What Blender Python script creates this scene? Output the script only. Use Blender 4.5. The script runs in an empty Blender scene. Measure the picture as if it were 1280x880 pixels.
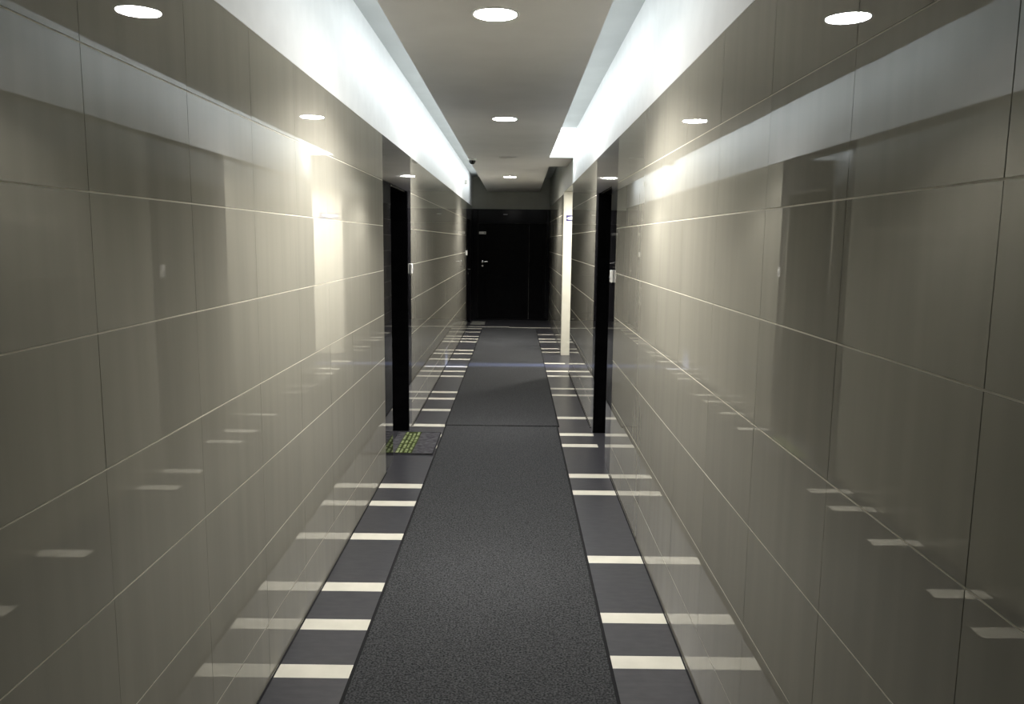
import bpy, bmesh, math, random
from mathutils import Vector, Matrix
random.seed(7)
SC = bpy.context.scene
COL = SC.collection
S = 1.62                       # camera height in metres: layout numbers below are in camera heights
F_PX = 987.3

# ---- layout (camera heights; z = 0 at eye level, floor at -1) -------------
XL, XR = -0.551, 0.418         # wall faces
PL, PR = -0.3694, 0.2435       # suspended panel edges
P, SL, T = 0.614, 0.79, 0.427  # panel underside, slab underside, top of tiling
Y0, YE = -1.3, 10.1            # behind the camera, far end
ROW = 0.1847
ZJ = [-1, -0.867, -0.682, -0.497, -0.3125, -0.127, 0.0573, 0.242, T]
JY, JS = 1.035, 0.326          # vertical joints
DA, DB = 3.32, 4.19            # door surrounds
RA, RB = 3.52, 4.08            # door recesses
PE, PF = 5.96, 6.95            # side passage
EL = 8.88                      # black panelling on the left begins

def W(x, y, z): return Vector((x * S, y * S, (z + 1) * S))

# ---- materials -----------------------------------------------------------
def mat(name, col, rough=0.5, spec=0.5, metal=0.0, emit=None, estr=0, ior=1.5):
    m = bpy.data.materials.new(name); m.use_nodes = True
    b = m.node_tree.nodes['Principled BSDF']
    b.inputs['Base Color'].default_value = (*col, 1)
    b.inputs['Roughness'].default_value = rough
    b.inputs['Metallic'].default_value = metal
    b.inputs['IOR'].default_value = ior
    b.inputs['Specular IOR Level'].default_value = spec
    if emit:
        b.inputs['Emission Color'].default_value = (*emit, 1)
        b.inputs['Emission Strength'].default_value = estr
    return m

def noise_mat(name, c1, c2, rough, scale, stretch=(1, 1, 1), detail=4, bump=0, spec=0.5, island=0.0, lo=0.35, hi=0.65, ior=1.5):
    m = mat(name, c1, rough, spec, ior=ior); nt = m.node_tree; N = nt.nodes; L = nt.links
    b = N['Principled BSDF']
    tc = N.new('ShaderNodeTexCoord'); mp = N.new('ShaderNodeMapping')
    mp.inputs['Scale'].default_value = stretch
    nz = N.new('ShaderNodeTexNoise'); nz.inputs['Scale'].default_value = scale; nz.inputs['Detail'].default_value = detail
    rp = N.new('ShaderNodeValToRGB')
    rp.color_ramp.elements[0].position = lo; rp.color_ramp.elements[1].position = hi
    rp.color_ramp.elements[0].color = (*c1, 1); rp.color_ramp.elements[1].color = (*c2, 1)
    L.new(tc.outputs['Object'], mp.inputs['Vector']); L.new(mp.outputs['Vector'], nz.inputs['Vector'])
    L.new(nz.outputs['Fac'], rp.inputs['Fac'])
    out = rp.outputs['Color']
    if island:
        g = N.new('ShaderNodeNewGeometry'); mr = N.new('ShaderNodeMapRange')
        mr.inputs['To Min'].default_value = 1 - island; mr.inputs['To Max'].default_value = 1 + island
        hs = N.new('ShaderNodeHueSaturation')
        L.new(g.outputs['Random Per Island'], mr.inputs['Value']); L.new(mr.outputs['Result'], hs.inputs['Value'])
        L.new(out, hs.inputs['Color']); out = hs.outputs['Color']
    L.new(out, b.inputs['Base Color'])
    if bump:
        bp = N.new('ShaderNodeBump'); bp.inputs['Strength'].default_value = bump; bp.inputs['Distance'].default_value = 0.004
        L.new(nz.outputs['Fac'], bp.inputs['Height']); L.new(bp.outputs['Normal'], b.inputs['Normal'])
    return m

M = {}
M['tile'] = noise_mat('polished_taupe_tile', (0.270, 0.259, 0.216), (0.290, 0.278, 0.232), 0.006, 2.0, (8, 8, 0.5), 2, island=0.03, ior=1.52)
M['grout'] = mat('cream_grout', (0.72, 0.69, 0.58), 0.8)
M['ivory'] = noise_mat('ivory_wall_finish', (0.58, 0.56, 0.48), (0.62, 0.60, 0.52), 0.35, 6, spec=0.3)
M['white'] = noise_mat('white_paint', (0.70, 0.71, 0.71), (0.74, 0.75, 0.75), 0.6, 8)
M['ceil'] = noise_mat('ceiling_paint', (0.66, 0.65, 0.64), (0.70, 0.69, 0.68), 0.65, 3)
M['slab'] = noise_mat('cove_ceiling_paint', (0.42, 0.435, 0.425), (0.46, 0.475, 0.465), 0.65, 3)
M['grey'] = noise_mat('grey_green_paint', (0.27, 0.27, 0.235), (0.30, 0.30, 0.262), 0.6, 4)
M['stone'] = noise_mat('polished_black_stone', (0.012, 0.012, 0.014), (0.020, 0.019, 0.021), 0.03, 25, ior=1.52)
M['black'] = noise_mat('black_door_lacquer', (0.002, 0.002, 0.0025), (0.004, 0.004, 0.0045), 0.4, 12, spec=0.03)
M['lacquer'] = noise_mat('black_gloss_lacquer', (0.004, 0.004, 0.005), (0.006, 0.006, 0.007), 0.12, 12, spec=0.07)
M['floor'] = noise_mat('dark_slate_floor_tile', (0.026, 0.026, 0.031), (0.038, 0.038, 0.042), 0.34, 14, (1, 3, 1), 6, spec=0.3)
M['stripe'] = noise_mat('cream_stone_inlay', (0.50, 0.485, 0.415), (0.56, 0.54, 0.465), 0.4, 9, spec=0.4)
M['carpet'] = noise_mat('charcoal_carpet', (0.008, 0.0082, 0.009), (0.066, 0.068, 0.071), 0.95, 130, (1, 1, 1), 2, bump=0.9, spec=0.1, lo=0.3, hi=0.72)
M['binding'] = noise_mat('black_carpet_binding', (0.010, 0.010, 0.011), (0.016, 0.016, 0.017), 0.9, 300, spec=0.1)
M['mat'] = noise_mat('grey_mat_weave', (0.030, 0.030, 0.034), (0.075, 0.073, 0.08), 0.9, 22, (1, 2.2, 1), 3, bump=0.4, spec=0.1)
M['olive'] = noise_mat('olive_mat_ground', (0.022, 0.030, 0.008), (0.040, 0.052, 0.014), 0.9, 60, spec=0.1)
M['green'] = noise_mat('pale_green_pads', (0.10, 0.135, 0.045), (0.24, 0.27, 0.15), 0.85, 26, spec=0.1)
M['dull'] = noise_mat('pale_grey_mat', (0.13, 0.13, 0.115), (0.18, 0.18, 0.16), 0.9, 90, spec=0.1)
M['chrome'] = mat('brushed_chrome', (0.62, 0.61, 0.60), 0.22, metal=1)
M['plastic'] = mat('ivory_plastic', (0.74, 0.73, 0.68), 0.4)
M['greyplastic'] = mat('grey_plastic', (0.35, 0.35, 0.36), 0.4)
M['blackplastic'] = mat('black_glossy_plastic', (0.008, 0.008, 0.009), 0.08)
M['blue'] = mat('blue_sign_enamel', (0.035, 0.03, 0.16), 0.3)
M['signwhite'] = mat('white_sign_enamel', (0.82, 0.84, 0.9), 0.3)
M['ink'] = mat('dark_ink', (0.02, 0.02, 0.03), 0.5)
M['lamp'] = mat('lit_downlight_lens', (0.9, 0.9, 0.9), 0.5, emit=(1.0, 0.97, 0.925), estr=240)
M['lampoff'] = mat('frosted_lens', (0.62, 0.61, 0.60), 0.3)
M['ring'] = mat('white_lamp_trim', (0.72, 0.72, 0.72), 0.3)

# ---- mesh helpers --------------------------------------------------------
def obj(name, bm, mats, parent=None, smooth=False):
    me = bpy.data.meshes.new(name)
    bmesh.ops.recalc_face_normals(bm, faces=bm.faces[:])
    bm.to_mesh(me); bm.free()
    if not isinstance(mats, (list, tuple)): mats = [mats]
    for m in mats: me.materials.append(M[m])
    if smooth:
        for p in me.polygons: p.use_smooth = True
        try: me.set_sharp_from_angle(angle=math.radians(35))
        except Exception: pass
    o = bpy.data.objects.new(name, me); COL.objects.link(o)
    if parent: o.parent = parent
    return o

def box(bm, a, b, mi=0, bevel=0):
    """axis box between two world corners"""
    lo = [min(a[i], b[i]) for i in range(3)]; hi = [max(a[i], b[i]) for i in range(3)]
    vs = [bm.verts.new((x, y, z)) for x in (lo[0], hi[0]) for y in (lo[1], hi[1]) for z in (lo[2], hi[2])]
    fs = [bm.faces.new([vs[i] for i in q]) for q in ((0, 1, 3, 2), (4, 6, 7, 5), (0, 4, 5, 1), (2, 3, 7, 6), (0, 2, 6, 4), (1, 5, 7, 3))]
    for f in fs: f.material_index = mi
    if bevel:
        es = list({e for f in fs for e in f.edges})
        r = bmesh.ops.bevel(bm, geom=es, offset=bevel, segments=2, affect='EDGES', profile=0.5)
        for f in r['faces']: f.material_index = mi

def hbox(bm, x0, x1, y0, y1, z0, z1, mi=0, bevel=0): box(bm, W(x0, y0, z0), W(x1, y1, z1), mi, bevel)

def lathe(bm, prof, axis='z', n=40, at=(0, 0, 0), mi=0):
    """prof: list of (r, h) revolved round an axis"""
    rings = []
    for r, h in prof:
        ring = []
        if r < 1e-6:
            ring = [bm.verts.new(ax(0, 0, h, axis, at))] 
        else:
            for k in range(n):
                t = 2 * math.pi * k / n
                ring.append(bm.verts.new(ax(r * math.cos(t), r * math.sin(t), h, axis, at)))
        rings.append(ring)
    for A, B in zip(rings, rings[1:]):
        for k in range(n):
            k2 = (k + 1) % n
            if len(A) == 1 and len(B) == 1: continue
            if len(A) == 1: f = bm.faces.new((A[0], B[k], B[k2]))
            elif len(B) == 1: f = bm.faces.new((A[k], A[k2], B[0]))
            else: f = bm.faces.new((A[k], A[k2], B[k2], B[k]))
            f.material_index = mi
def ax(a, b, h, axis, at):
    v = {'z': (a, b, h), 'y': (a, h, b), 'x': (h, a, b)}[axis]
    return (v[0] + at[0], v[1] + at[1], v[2] + at[2])

def thing(name, label, cat, loc, group=None):
    o = bpy.data.objects.new(name, None); COL.objects.link(o)
    o.empty_display_size = 0.1
    o.location = loc; o['label'] = label; o['category'] = cat
    if group: o['group'] = group
    return o
def struct(o, label=None, cat=None):
    o['kind'] = 'structure'
    if label: o['label'] = label
    if cat: o['category'] = cat
    return o

def tile_joints(a, b, first):
    js = [a]
    k = math.ceil((a + 0.02 - first) / JS)
    while first + k * JS < b - 0.02:
        js.append(first + k * JS); k += 1
    js.append(b)
    return js
TH = 0.006                                    # tile stands proud of the grout bed
def tile_face(bm, fixed, sign, axis, js, zs, mi=0, gap_v=0.0020, gap_h=0.0038):
    """tiles laid on a plane: axis 'x' = plane x=fixed, running along y; axis 'y' = plane y=fixed, running along x"""
    for a, b in zip(js, js[1:]):
        for z0, z1 in zip(zs, zs[1:]):
            p, q = a * S + gap_v / 2, b * S - gap_v / 2
            u, v = (z0 + 1) * S + gap_h / 2, (z1 + 1) * S - gap_h / 2
            ta, tb = random.gauss(0, 0.0005), random.gauss(0, 0.0005)
            front = []; back = []
            for (c, d) in ((p, u), (q, u), (q, v), (p, v)):
                off = TH * 0 + ta * (c - (p + q) / 2) + tb * (d - (u + v) / 2)
                f0 = fixed * S + sign * off; f1 = fixed * S - sign * TH
                front.append(bm.verts.new((f0, c, d) if axis == 'x' else (c, f0, d)))
                back.append(bm.verts.new((f1, c, d) if axis == 'x' else (c, f1, d)))
            fs = [bm.faces.new(front)]
            for i in range(4):
                j = (i + 1) % 4
                fs.append(bm.faces.new((front[i], back[i], back[j], front[j])))
            for f in fs: f.material_index = mi

GB = 0.0013 / S                               # grout surface sits this far behind the tile face
TK = 0.22                                     # wall thickness

# ---- walls ---------------------------------------------------------------
def side_wall(name, X, sgn, tiled, doors, upper):
    """sgn: direction from the face into the room"""
    bm = bmesh.new()
    for a, b, first in tiled:
        hbox(bm, X - sgn * GB, X - sgn * TK, a, b, -1, T, 1)
        tile_face(bm, X, sgn, 'x', tile_joints(a, b, first), ZJ, 0)
    for a, b in doors:                        # masonry behind the door recesses
        hbox(bm, X - sgn * 0.15, X - sgn * TK, a, b, -1, T, 1)
    for a, b in upper:
        hbox(bm, X, X - sgn * TK, a, b, T, SL, 2)
    return struct(obj(name, bm, ['tile', 'grout', 'white']))

side_wall('wall_left', XL, 1, [(Y0, DA, JY), (DB, EL, JY + 0.0)], [(DA, DB), (EL, YE)], [(Y0, YE)])
side_wall('wall_right', XR, -1, [(Y0, DA, 1.019), (DB, PE, 1.019)], [(DA, DB)], [(Y0, PE)])
# far stretch of the right wall, beyond the side passage, with its end face
bm = bmesh.new()
XF = XR + 0.010
hbox(bm, XF + GB, XF + TK, PF + 0.10, YE, -1, T, 1)
tile_face(bm, XF, -1, 'x', tile_joints(PF + 0.10, YE, 1.019), ZJ, 0)
hbox(bm, XF + 0.004, XF + TK, PF + 0.10, YE, T, SL, 2)
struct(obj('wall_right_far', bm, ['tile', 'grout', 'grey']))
bm = bmesh.new()
XC = XR - 0.004
hbox(bm, XC, 2.0, PF, PF + 0.085, -1, T, 0)
hbox(bm, XR + 0.0005, 2.0, PF, PF + 0.085, T, SL, 1)
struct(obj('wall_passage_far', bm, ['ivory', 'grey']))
bm = bmesh.new()                                # header over the mouth of the passage
hbox(bm, XR + 0.0005, XR + 0.10, PE + 0.03, PF, T, SL - 0.0006, 0)
struct(obj('wall_passage_header', bm, ['grey']))
bm = bmesh.new()
hbox(bm, XR + 0.10, 2.0, PE, PF, T, T + 0.04, 0)
struct(obj('ceiling_passage', bm, ['white']))
# side passage: near flank, end
bm = bmesh.new()
hbox(bm, XR + TK - 0.001, 2.0, PE - 0.12, PE, -1, SL, 2)
struct(obj('wall_passage_near', bm, ['tile', 'grout', 'white']))
GAP0, GAP1 = 6.335, 6.352                      # slit added in the unseen end wall to shape a narrow light band
bm = bmesh.new()
hbox(bm, 2.0, 2.06, PE - 0.12, GAP0, -1, P, 0)
hbox(bm, 2.0, 2.06, GAP1, PF + 0.14, -1, P, 0)
hbox(bm, 2.0, 2.06, GAP0, GAP1, 0.03, P, 0)
struct(obj('wall_passage_end', bm, ['white']))
# far end wall above the doors
bm = bmesh.new()
hbox(bm, XL - TK, XR + TK, YE, YE + 0.15, -1, SL, 0)
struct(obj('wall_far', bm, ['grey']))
bm = bmesh.new()
hbox(bm, XL - TK, XR + TK, Y0 - 0.1, Y0, -1, SL, 0)
struct(obj('wall_near', bm, ['white']))

# ---- ceiling: suspended panel with soffits, and slab above ----------------
PT = 0.036
bm = bmesh.new()
def poly_slab(bm, pts, z0, z1, mi=0):
    lo = [bm.verts.new(W(x, y, z0)) for x, y in pts]; hi = [bm.verts.new(W(x, y, z1)) for x, y in pts]
    fs = [bm.faces.new(lo), bm.faces.new(hi)]
    n = len(pts)
    for i in range(n):
        j = (i + 1) % n
        fs.append(bm.faces.new((lo[i], lo[j], hi[j], hi[i])))
    for f in fs: f.material_index = mi
e = 0.0006
RP = 1.99
poly_slab(bm, [(PL, Y0 + e), (PR, Y0 + e), (PR, PE + 0.012), (XR - e, PE + 0.012), (XR - e, 6.69), (0.268, 6.69), (0.295, YE - e), (-0.36, YE - e)], P, P + PT)
struct(obj('ceiling', bm, 'ceil'))
bm = bmesh.new()
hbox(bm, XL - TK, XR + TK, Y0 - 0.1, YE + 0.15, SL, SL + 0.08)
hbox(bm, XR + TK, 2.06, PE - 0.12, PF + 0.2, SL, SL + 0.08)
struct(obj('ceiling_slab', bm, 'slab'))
# upstands that close the light coves
bm = bmesh.new()
hbox(bm, PR, XR + TK - 0.002, PE + 0.0004, PE + 0.030, P - 0.0005, SL - e)
struct(obj('trim_1', bm, 'white'))
# ---- floor: slate with cream inlays --------------------------------------
LS = [1.722, 1.949, 2.177, 2.572, 2.914, 3.132]      # one 2.035 repeat on the left
RS = [1.779, 2.004, 2.398, 3.072, 3.302]             # and on the right
PERIOD = 2.0345
SWD = 0.058
def stripes(base):
    out = []
    for k in range(-2, 5):
        for y in base:
            v = y + k * PERIOD
            if Y0 + 0.1 < v < YE - 0.8: out.append(v)
    return sorted(out)
bm = bmesh.new()
def strip_floor(x0, x1, ys, y0, y1):
    y = y0
    for s in ys:
        for a, b, mi in ((y, s - SWD / 2, 0), (s - SWD / 2, s + SWD / 2, 1)):
            f = bm.faces.new([bm.verts.new(W(p, q, -1)) for p, q in ((x0, a), (x1, a), (x1, b), (x0, b))]); f.material_index = mi
        y = s + SWD / 2
    f = bm.faces.new([bm.verts.new(W(p, q, -1)) for p, q in ((x0, y), (x1, y), (x1, y1), (x0, y1))])
XM = -0.066
strip_floor(XL, XM, stripes(LS), Y0, YE)
strip_floor(XM, XR, stripes(RS), Y0, YE)
for a, b, y0, y1 in ((XL - TK, XL, Y0, YE), (XR, 2.06, Y0, YE)):
    bm.faces.new([bm.verts.new(W(p, q, -1)) for p, q in ((a, y0), (b, y0), (b, y1), (a, y1))])
bmesh.ops.remove_doubles(bm, verts=bm.verts[:], dist=1e-5)
fl = struct(obj('floor', bm, ['floor', 'stripe']))
sm = fl.modifiers.new('slab', 'SOLIDIFY'); sm.thickness = 0.05; sm.offset = -1 if fl.data.polygons[0].normal.z > 0 else 1
# dark skirting joint along the wall bases
for n, x, s_, segs in (('baseboard_left', XL, 1, [(Y0, DA), (DB, EL)]), ('baseboard_right', XR, -1, [(Y0, DA), (DB, PE)])):
    bm = bmesh.new()
    for a, b in segs: hbox(bm, x + s_ * 0.0012, x + s_ * 0.0048, a, b, -1, -0.9985)
    struct(obj(n, bm, 'binding'))

# ---- doors ---------------------------------------------------------------
def lever(parent, at, d, along):
    """chrome lever on a round rose with a key cylinder below; d = unit normal into the room, along = lever direction"""
    axis = 'x' if abs(d.x) > 0.5 else 'y'
    sg = d.x if axis == 'x' else d.y
    bm = bmesh.new()
    r = 0.026
    lathe(bm, [(0, 0), (r, 0), (r, sg * 0.008), (r * 0.85, sg * 0.011), (0.011, sg * 0.012), (0.011, sg * 0.045), (0.0, sg * 0.047)], axis, 24, at)
    p0 = Vector(at) + d * 0.042
    p1 = p0 + along * 0.115
    n = Vector((0, 0, 1))
    box(bm, p0 - n * 0.010 - d * 0.007, p1 + n * 0.010 + d * 0.007, 0, 0.005)
    obj('door_handle', bm, 'chrome', parent, True)
    bm = bmesh.new()
    a2 = (at[0], at[1], at[2] - 0.085)
    lathe(bm, [(0, 0), (0.024, 0), (0.024, sg * 0.008), (0.020, sg * 0.012), (0.008, sg * 0.012), (0.008, sg * 0.017), (0, sg * 0.017)], axis, 24, a2)
    obj('lock_cylinder', bm, 'chrome', parent, True)

def flat_door(name, X, sgn, a, b, ra, rb, top, depth, hinge_far):
    """black stone surround flush with a side wall; leaf set back in a recess"""
    root = bpy.data.objects.new(name, None); COL.objects.link(root); struct(root)
    bk = X - sgn * 0.148
    bm = bmesh.new()
    hbox(bm, X, bk, a, ra, -1, top)
    hbox(bm, X, bk, rb, b, -1, top)
    hbox(bm, X, bk, a, b, top, T)
    obj('door_frame', bm, 'stone', root)
    bm = bmesh.new()                           # matt black reveal lining
    t = 0.004
    hbox(bm, X - sgn * 0.012, bk, ra, ra + t, -1, top)
    hbox(bm, X - sgn * 0.003, bk, rb - t, rb, -1, top)
    hbox(bm, X - sgn * 0.012, bk, ra + t, rb - t, top - t, top)
    obj('door_jamb', bm, 'black', root)
    lf = X - sgn * depth
    bm = bmesh.new()
    hbox(bm, lf, lf - sgn * 0.028, ra + t, rb - t, -0.994, top - t, 0, 0.003)
    for z0, z1 in ((-0.90, -0.45), (-0.36, 0.15)):
        hbox(bm, lf + sgn * 0.003, lf - sgn * 0.005, ra + 0.09, rb - 0.09, z0, z1, 0, 0.003)
    leaf = obj('door_leaf', bm, 'black', root)
    y = ra + 0.055 if hinge_far else rb - 0.055
    d = Vector((sgn, 0, 0)); al = Vector((0, 1 if hinge_far else -1, 0))
    lever(leaf, W(lf, y, -0.345), d, al)
    bm = bmesh.new()
    lathe(bm, [(0, 0), (0.013, 0), (0.013, sgn * 0.006), (0.006, sgn * 0.008), (0, sgn * 0.007)], 'x', 20, W(lf, (ra + rb) / 2, -0.08))
    obj('peephole', bm, 'chrome', leaf, True)
    bm = bmesh.new()
    hbox(bm, lf + sgn * 0.002, lf, (ra + rb) / 2 - 0.045, (ra + rb) / 2 + 0.045, 0.075, 0.105, 0, 0.001)
    obj('number_plate', bm, 'plastic', leaf)
    return root
flat_door('door_1', XL, 1, DA, DB, RA, RB, 0.242, 0.115, False)
flat_door('door_2', XR, -1, DA, DB, RA, RB, 0.242, 0.115, True)
flat_door('door_3', XL, 1, EL, YE - 0.002, 9.12, 9.75, 0.242, 0.03, False)

# double door closing the far end
d4 = bpy.data.objects.new('door_4', None); COL.objects.link(d4); struct(d4)
DT = 0.395
bm = bmesh.new()
x0, x1, x2, x3 = XL + 0.002, -0.475, 0.385, XF - 0.002
fy = YE - 0.05
hbox(bm, x0, x1, fy, YE - 0.0005, -1, DT, 0, 0.003)
hbox(bm, x2, x3, fy, YE - 0.0005, -1, DT, 0, 0.003)
hbox(bm, x1, x2, fy, YE - 0.0005, 0.222, DT, 0, 0.003)
hbox(bm, x1, x2, fy - 0.005, YE - 0.0005, -1, -0.988, 0, 0.002)
obj('door_frame', bm, 'lacquer', d4)
LX = 0.17
ly = fy + 0.018
bm = bmesh.new()
hbox(bm, x1 + 0.003, LX - 0.002, ly, YE - 0.001, -0.985, 0.218, 0, 0.003)
for z0, z1 in ((-0.90, -0.42), (-0.12, 0.14)): hbox(bm, x1 + 0.10, LX - 0.09, ly - 0.004, ly + 0.002, z0, z1, 0, 0.003)
main = obj('door_leaf', bm, 'black', d4)
bm = bmesh.new()
hbox(bm, LX + 0.002, x2 - 0.003, ly, YE - 0.001, -0.985, 0.218, 0, 0.003)
hbox(bm, LX + 0.05, x2 - 0.05, ly - 0.004, ly + 0.002, -0.90, 0.14, 0, 0.003)
obj('narrow_door_leaf', bm, 'black', d4)
lever(main, W(-0.418, ly, -0.262), Vector((0, -1, 0)), Vector((1, 0, 0)))
bm = bmesh.new()
hbox(bm, -0.462, -0.345, ly - 0.003, ly, 0.083, 0.115, 0, 0.002)
pl = obj('number_plate', bm, 'plastic', main)
bm = bmesh.new()
for a, b, z0, z1 in ((-0.405, -0.375, 0.094, 0.098), (-0.40, -0.383, 0.100, 0.104), (-0.452, -0.42, 0.094, 0.096), (-0.368, -0.36, 0.094, 0.104)):
    hbox(bm, a, b, ly - 0.0036, ly - 0.003, z0, z1)
obj('plate_marks', bm, 'ink', pl)
bm = bmesh.new()
hbox(bm, -0.158, -0.105, fy - 0.004, fy, 0.325, 0.335, 0, 0.001)
obj('transom_badge', bm, 'greyplastic', d4)

# ---- recessed downlights -------------------------------------------------
def downlight(lens, y, label, group):
    root = thing('ceiling_downlight', label, 'light', W(-0.0625, y, P), group)
    bm = bmesh.new()
    lathe(bm, [(0.0945, 0.0), (0.108, 0.0), (0.108, -0.002), (0.1045, -0.005), (0.0975, -0.006), (0.0935, -0.004), (0.0925, 0.0)], 'z', 64)
    obj('trim_ring', bm, 'ring', root, True)
    bm = bmesh.new()
    lathe(bm, [(0, -0.0062), (0.0924, -0.0062), (0.0924, -0.0005)], 'z', 64)
    obj('lens', bm, lens, root)
    return root
downlight('lamp', 2.262, 'large bright round downlight at the top of the photo, nearest of the lit three', 'round downlights along the corridor ceiling')
downlight('lamp', 4.125, 'bright round downlight in mid ceiling, second of the lit ones from the camera', 'round downlights along the corridor ceiling')
downlight('lamp', 7.775, 'small bright downlight near the black end door, farthest of the lit ones', 'round downlights along the corridor ceiling')
downlight('lampoff', 5.955, 'unlit round downlight on the grey ceiling beside the dome camera', 'round downlights along the corridor ceiling')
downlight('lampoff', 9.63, 'unlit downlight on the dark ceiling just before the black end door', 'round downlights along the corridor ceiling')

# ---- dome camera ---------------------------------------------------------
dc = thing('ceiling_dome_camera', 'small black dome security camera under the left edge of the ceiling', 'camera', W(-0.335, 6.12, P))
bm = bmesh.new()
lathe(bm, [(0, 0), (0.052, 0), (0.052, -0.016), (0.047, -0.022), (0.038, -0.022), (0, -0.022)], 'z', 40)
obj('base', bm, 'plastic', dc, True)
bm = bmesh.new()
lathe(bm, [(0.043, -0.022)] + [(0.042 * math.cos(t), -0.026 - 0.042 * math.sin(t)) for t in [k * math.pi / 16 for k in range(8)]] + [(0, -0.068)], 'z', 40)
obj('dome', bm, 'blackplastic', dc, True)

# ---- small box on the upper left wall -------------------------------------
wb = thing('wall_box', 'small white box fixed to the white upper left wall near the end', 'box', W(XL, 8.62, 0.62))
bm = bmesh.new()
box(bm, (0.0, -0.07, -0.03), (0.055, 0.07, 0.03), 0, 0.006)
obj('housing', bm, 'plastic', wb)
bm = bmesh.new()
for k in range(4): box(bm, (0.012, -0.0715, -0.018 + k * 0.011), (0.043, -0.0695, -0.014 + k * 0.011))
obj('vent_slots', bm, 'greyplastic', wb)

# ---- doorbells -------------------------------------------------------------
def doorbell(X, sgn, y, z, label):
    root = thing('doorbell', label, 'doorbell', W(X, y, z), 'doorbells beside the black doors')
    bm = bmesh.new()
    box(bm, (0, -0.030, -0.043), (sgn * 0.018, 0.030, 0.043), 0, 0.005)
    obj('housing', bm, 'plastic', root)
    bm = bmesh.new()
    lathe(bm, [(0, sgn * 0.018), (0.014, sgn * 0.018), (0.014, sgn * 0.021), (0.011, sgn * 0.0225), (0, sgn * 0.0225)], 'x', 24, (0, 0, -0.008))
    obj('button', bm, 'greyplastic', root, True)
    return root
doorbell(XL, 1, 4.165, -0.149, 'ivory doorbell on the far edge of the left black door surround')
doorbell(XR, -1, 3.40, -0.145, 'ivory doorbell on the near edge of the right black door surround')
doorbell(XL, 1, 8.92, -0.136, 'tiny white doorbell on the left wall next to the black end door')

# ---- blue sign on the passage corner --------------------------------------
sg = thing('wall_sign', 'small blue sign with a white oval on the bright column by the side passage', 'sign', W(0.525, PF, 0.202))
bm = bmesh.new()
box(bm, (-0.142, -0.006, -0.040), (0.142, 0, 0.040), 0, 0.003)
obj('plate', bm, 'blue', sg)
bm = bmesh.new()
n = 40
top = [bm.verts.new((-0.02 + 0.118 * math.cos(2 * math.pi * k / n), -0.0075, 0.003 + 0.025 * math.sin(2 * math.pi * k / n) + 0.05 * 0.118 * math.cos(2 * math.pi * k / n))) for k in range(n)]
bot = [bm.verts.new((v.co.x, -0.005, v.co.z)) for v in top]
bm.faces.new(top)
for k in range(n): bm.faces.new((top[k], top[(k + 1) % n], bot[(k + 1) % n], bot[k]))
obj('oval', bm, 'signwhite', sg)

# ---- carpets and mats -------------------------------------------------------
def runner(x0, x1, y0, y1, label, curl=0):
    cx, cy = (x0 + x1) / 2, (y0 + y1) / 2
    root = thing('carpet_runner', label, 'carpet', W(cx, cy, -1), 'charcoal carpet runners')
    hw, hl, t, e_ = (x1 - x0) / 2 * S, (y1 - y0) / 2 * S, 0.009, 0.014
    ys = [-hl + e_] + [-hl + e_ + (2 * hl - 2 * e_) * k / 40 for k in range(1, 40)] + [hl - 0.5, hl - 0.3, hl - 0.18, hl - 0.1, hl - 0.05, hl - e_]
    ys = sorted(set(ys))
    def lift(x, y):
        if not curl: return 0
        u = max(0, 1 - (hl - y) / 0.30)
        return curl * u * u * (0.55 + 0.45 * math.cos(3.1 * x / hw - 0.4))
    bm = bmesh.new()
    xs = [-hw + e_ + (2 * hw - 2 * e_) * k / 8 for k in range(9)]
    g = {}
    for lev, z in ((0, 0.001), (1, t)):
        for i, x in enumerate(xs):
            for j, y in enumerate(ys): g[lev, i, j] = bm.verts.new((x, y, z + lift(x, y)))
    I, J = len(xs), len(ys)
    for lev in (0, 1):
        for i in range(I - 1):
            for j in range(J - 1): bm.faces.new((g[lev, i, j], g[lev, i + 1, j], g[lev, i + 1, j + 1], g[lev, i, j + 1]))
    for i in range(I - 1):
        for j in (0, J - 1): bm.faces.new((g[0, i, j], g[0, i + 1, j], g[1, i + 1, j], g[1, i, j]))
    for j in range(J - 1):
        for i in (0, I - 1): bm.faces.new((g[0, i, j], g[0, i, j + 1], g[1, i, j + 1], g[1, i, j]))
    obj('pile', bm, 'carpet', root)
    bm = bmesh.new()
    box(bm, (-hw, -hl, 0.0005), (-hw + e_, hl, t + 0.001), 0, 0.003)
    box(bm, (hw - e_, -hl, 0.0005), (hw, hl, t + 0.001), 0, 0.003)
    if not curl: box(bm, (-hw + e_, hl - 0.012, 0.0005), (hw - e_, hl - 0.001, t - 0.001), 0, 0.002)
    ob = obj('edge_binding', bm, 'binding', root)
    return root
runner(-0.3715, 0.2405, Y0 + 0.05, 4.195, 'long charcoal carpet runner in the foreground, up to the cross seam')
runner(-0.375, 0.249, 4.20, 9.06, 'farther charcoal carpet runner beyond the seam, ending at the black end door', 0.012)

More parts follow.
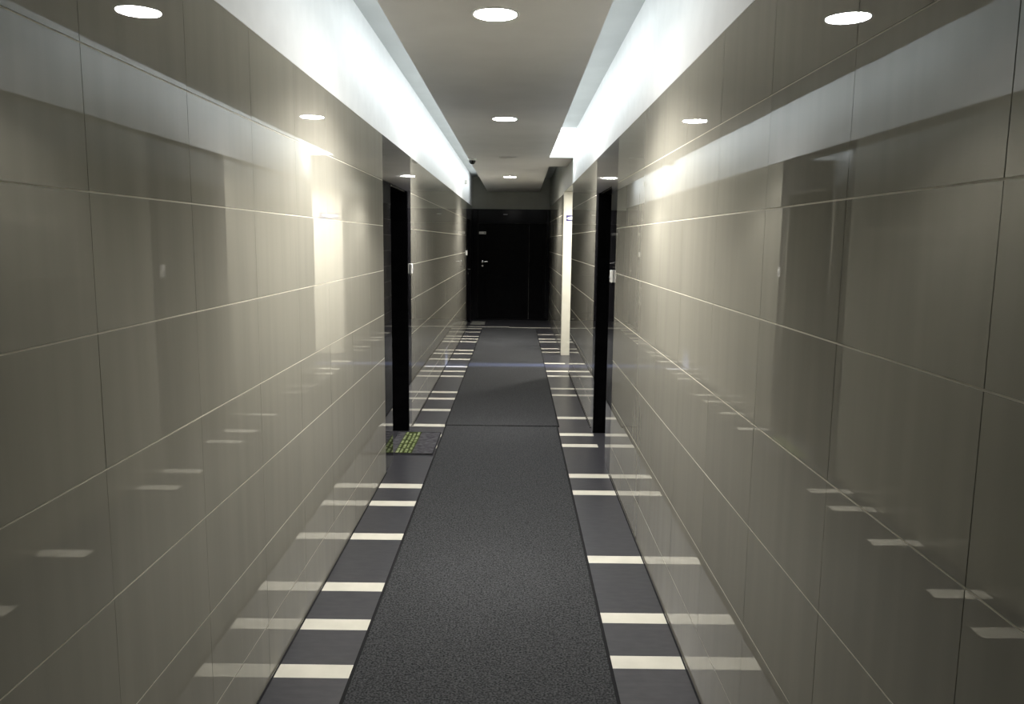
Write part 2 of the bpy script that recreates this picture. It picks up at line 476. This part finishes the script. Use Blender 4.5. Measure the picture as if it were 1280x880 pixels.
dm = thing('doormat', 'dark grey doormat with pale green pads in front of the left black door', 'doormat', W(-0.465, 3.82, -1))
hx, hy = 0.0885 * S, 0.212 * S
bm = bmesh.new()
box(bm, (-hx - 0.075, -hy, 0.0005), (hx, hy, 0.010), 0, 0.003)
obj('mat_base', bm, 'mat', dm)
bm = bmesh.new()
box(bm, (hx - 0.009, -hy + 0.006, 0.008), (hx - 0.002, hy - 0.006, 0.0118), 0, 0.001)
box(bm, (-hx - 0.070, -hy + 0.001, 0.008), (hx - 0.009, -hy + 0.010, 0.0118), 0, 0.001)
box(bm, (-hx - 0.070, hy - 0.010, 0.008), (hx - 0.009, hy - 0.001, 0.0118), 0, 0.001)
obj('border', bm, 'binding', dm)
gx0, gx1 = -hx - 0.010, -hx + 0.122
bm = bmesh.new()
box(bm, (gx0, -hy + 0.010, 0.009), (gx1, hy - 0.012, 0.0112))
obj('green_panel', bm, 'olive', dm)['label'] = 'olive green side of the mat'
bm = bmesh.new()
for c in range(4):
    x = gx0 + 0.006 + c * 0.0325
    y = -hy + 0.016
    k = 0
    while y < hy - 0.05:
        ln = random.choice((0.06, 0.085, 0.11, 0.13)); ln = min(ln, hy - 0.018 - y)
        sh = (c % 2) * 0.004
        jx = random.uniform(0, 0.005); box(bm, (x + jx, y, 0.0105), (x + jx + random.uniform(0.015, 0.020), y + ln, 0.0150), 0, 0.003)
        y += ln + random.uniform(0.018, 0.035); k += 1
obj('green_pads', bm, 'green', dm)['label'] = 'rows of pale green pads'
for c in range(7):                                 # raised wavy ribs on the grey side
    yb = -hy + 0.05 + c * 0.09
    bm = bmesh.new()
    rows = []
    for k in range(13):
        x = gx1 + 0.014 + k * 0.0098; y = yb + 0.012 * math.sin(k * 0.75 + c)
        rows.append([bm.verts.new((x, y + dy, z)) for dy, z in ((0, 0.0095), (0.004, 0.0128), (0.011, 0.0128), (0.015, 0.0095))])
    for A, B in zip(rows, rows[1:]):
        for i in range(3): bm.faces.new((A[i], A[i + 1], B[i + 1], B[i]))
    obj('raised_rib', bm, 'mat', dm)

m2 = thing('doormat', 'small pale grey doormat in the far left corner by the end doors', 'doormat', W(-0.45, 9.62, -1))
bm = bmesh.new()
box(bm, (-0.085 * S, -0.19 * S, 0.0005), (0.085 * S, 0.19 * S, 0.009), 0, 0.003)
obj('mat_base', bm, 'dull', m2)
bm = bmesh.new()
for k in range(8): box(bm, (-0.12, -0.26 + k * 0.07, 0.008), (0.12, -0.235 + k * 0.07, 0.0105), 0, 0.001)
obj('ribs', bm, 'dull', m2)

# ---- lights ----------------------------------------------------------------
def area(name, loc, size, size_y, power, col, direction, spread=180):
    l = bpy.data.lights.new(name, 'AREA'); l.shape = 'RECTANGLE'; l.size = size; l.size_y = size_y
    l.energy = power; l.color = col; l.spread = math.radians(spread)
    o = bpy.data.objects.new(name, l); COL.objects.link(o); o.location = loc
    o.rotation_euler = Vector(direction).to_track_quat('-Z', 'Y').to_euler()
    return o
COOL = (0.91, 0.98, 1.0)
def cove(name, X, y0, y1, d, per_m):
    L_ = (y1 - y0) * S
    o = area(name, W(X, (y0 + y1) / 2, P + PT + 0.022), 0.03, L_, per_m * L_, COOL, (d, 0, -0.35))
    # long side along the corridor
    z = -Vector((d, 0, -0.35)).normalized(); y = Vector((0, 1, 0)); x = y.cross(z)
    o.rotation_euler = Matrix((x, y, z)).transposed().to_euler()
for name, X, d, y_end in (('cove_lamp_left', PL + 0.012, -1, 9.5), ('cove_lamp_right', PR - 0.012, 1, 5.9)):
    for a, b, pm in ((-0.4, 0.9, 0.3), (0.9, 1.8, 0.7), (1.8, 2.6, 1.7), (2.6, 3.6, 2.6), (3.6, y_end, 3.1)):
        cove(name, X, a, b, d, pm)
area('cove_end_fill', W(0.33, 5.70, P + PT + 0.03), 0.04, 0.2, 6.0, COOL, (0, 1, -0.05))  # extra light added to brighten the end face of the right cove
l = bpy.data.lights.new('passage_lamp', 'AREA'); l.shape = 'DISK'; l.size = 0.18; l.energy = 80; l.color = (1, 0.96, 0.88)
o = bpy.data.objects.new('passage_lamp', l); COL.objects.link(o); o.location = W(0.82, 6.45, T - 0.004)
l = bpy.data.lights.new('slit_band_light', 'SPOT'); l.energy = 4500; l.spot_size = math.radians(50); l.shadow_soft_size = 0.012; l.color = (0.45, 0.55, 1.0)  # unseen spot added behind the slit to throw the bluish floor band
o = bpy.data.objects.new('slit_band_light', l); COL.objects.link(o); o.location = W(2.25, 6.345, 0.1)
o.rotation_euler = (W(0.0, 6.38, -1.0) - o.location).to_track_quat('-Z', 'Y').to_euler()

w = bpy.data.worlds.new('World'); SC.world = w; w.use_nodes = True
w.node_tree.nodes['Background'].inputs['Color'].default_value = (0.02, 0.02, 0.02, 1)
w.node_tree.nodes['Background'].inputs['Strength'].default_value = 0.2

for y, watts in ((2.262, 380), (4.125, 300), (7.775, 460)):                  # the beams of the three lit downlights
    l = bpy.data.lights.new('downlight_beam', 'SPOT'); l.energy = watts; l.spot_size = math.radians(140); l.spot_blend = 0.6
    l.shadow_soft_size = 0.06; l.color = (1.0, 0.97, 0.925)
    o = bpy.data.objects.new('downlight_beam', l); COL.objects.link(o); o.location = W(-0.0625, y, P) - Vector((0, 0, 0.012))

# ---- camera ----------------------------------------------------------------
pitch, yaw, roll = 0.1395, 0.0031, 0.0108
fwd = Vector((-math.sin(yaw) * math.cos(pitch), math.cos(yaw) * math.cos(pitch), -math.sin(pitch)))
right = Vector((math.cos(yaw), math.sin(yaw), 0)); up = right.cross(fwd)
R = math.cos(roll) * right + math.sin(roll) * up
U = -math.sin(roll) * right + math.cos(roll) * up
cd = bpy.data.cameras.new('camera'); cam = bpy.data.objects.new('camera', cd); COL.objects.link(cam)
cd.sensor_fit = 'HORIZONTAL'; cd.sensor_width = 36; cd.lens = F_PX / 1280 * 36; cd.clip_start = 0.02
cam.matrix_world = Matrix(((R.x, U.x, -fwd.x, 0), (R.y, U.y, -fwd.y, 0), (R.z, U.z, -fwd.z, 0), (0, 0, 0, 1)))
cam.location = (0, 0, S)
SC.camera = cam

SC.view_settings.view_transform = 'Standard'
SC.view_settings.look = 'None'
SC.view_settings.exposure = 0.0
SC.view_settings.gamma = 1.0
SC.view_settings.use_curve_mapping = False
SC.cycles.use_denoising = True
SC.cycles.max_bounces = 10
SC.cycles.diffuse_bounces = 6
SC.cycles.glossy_bounces = 6
SC.cycles.caustics_reflective = False
SC.cycles.sample_clamp_indirect = 6
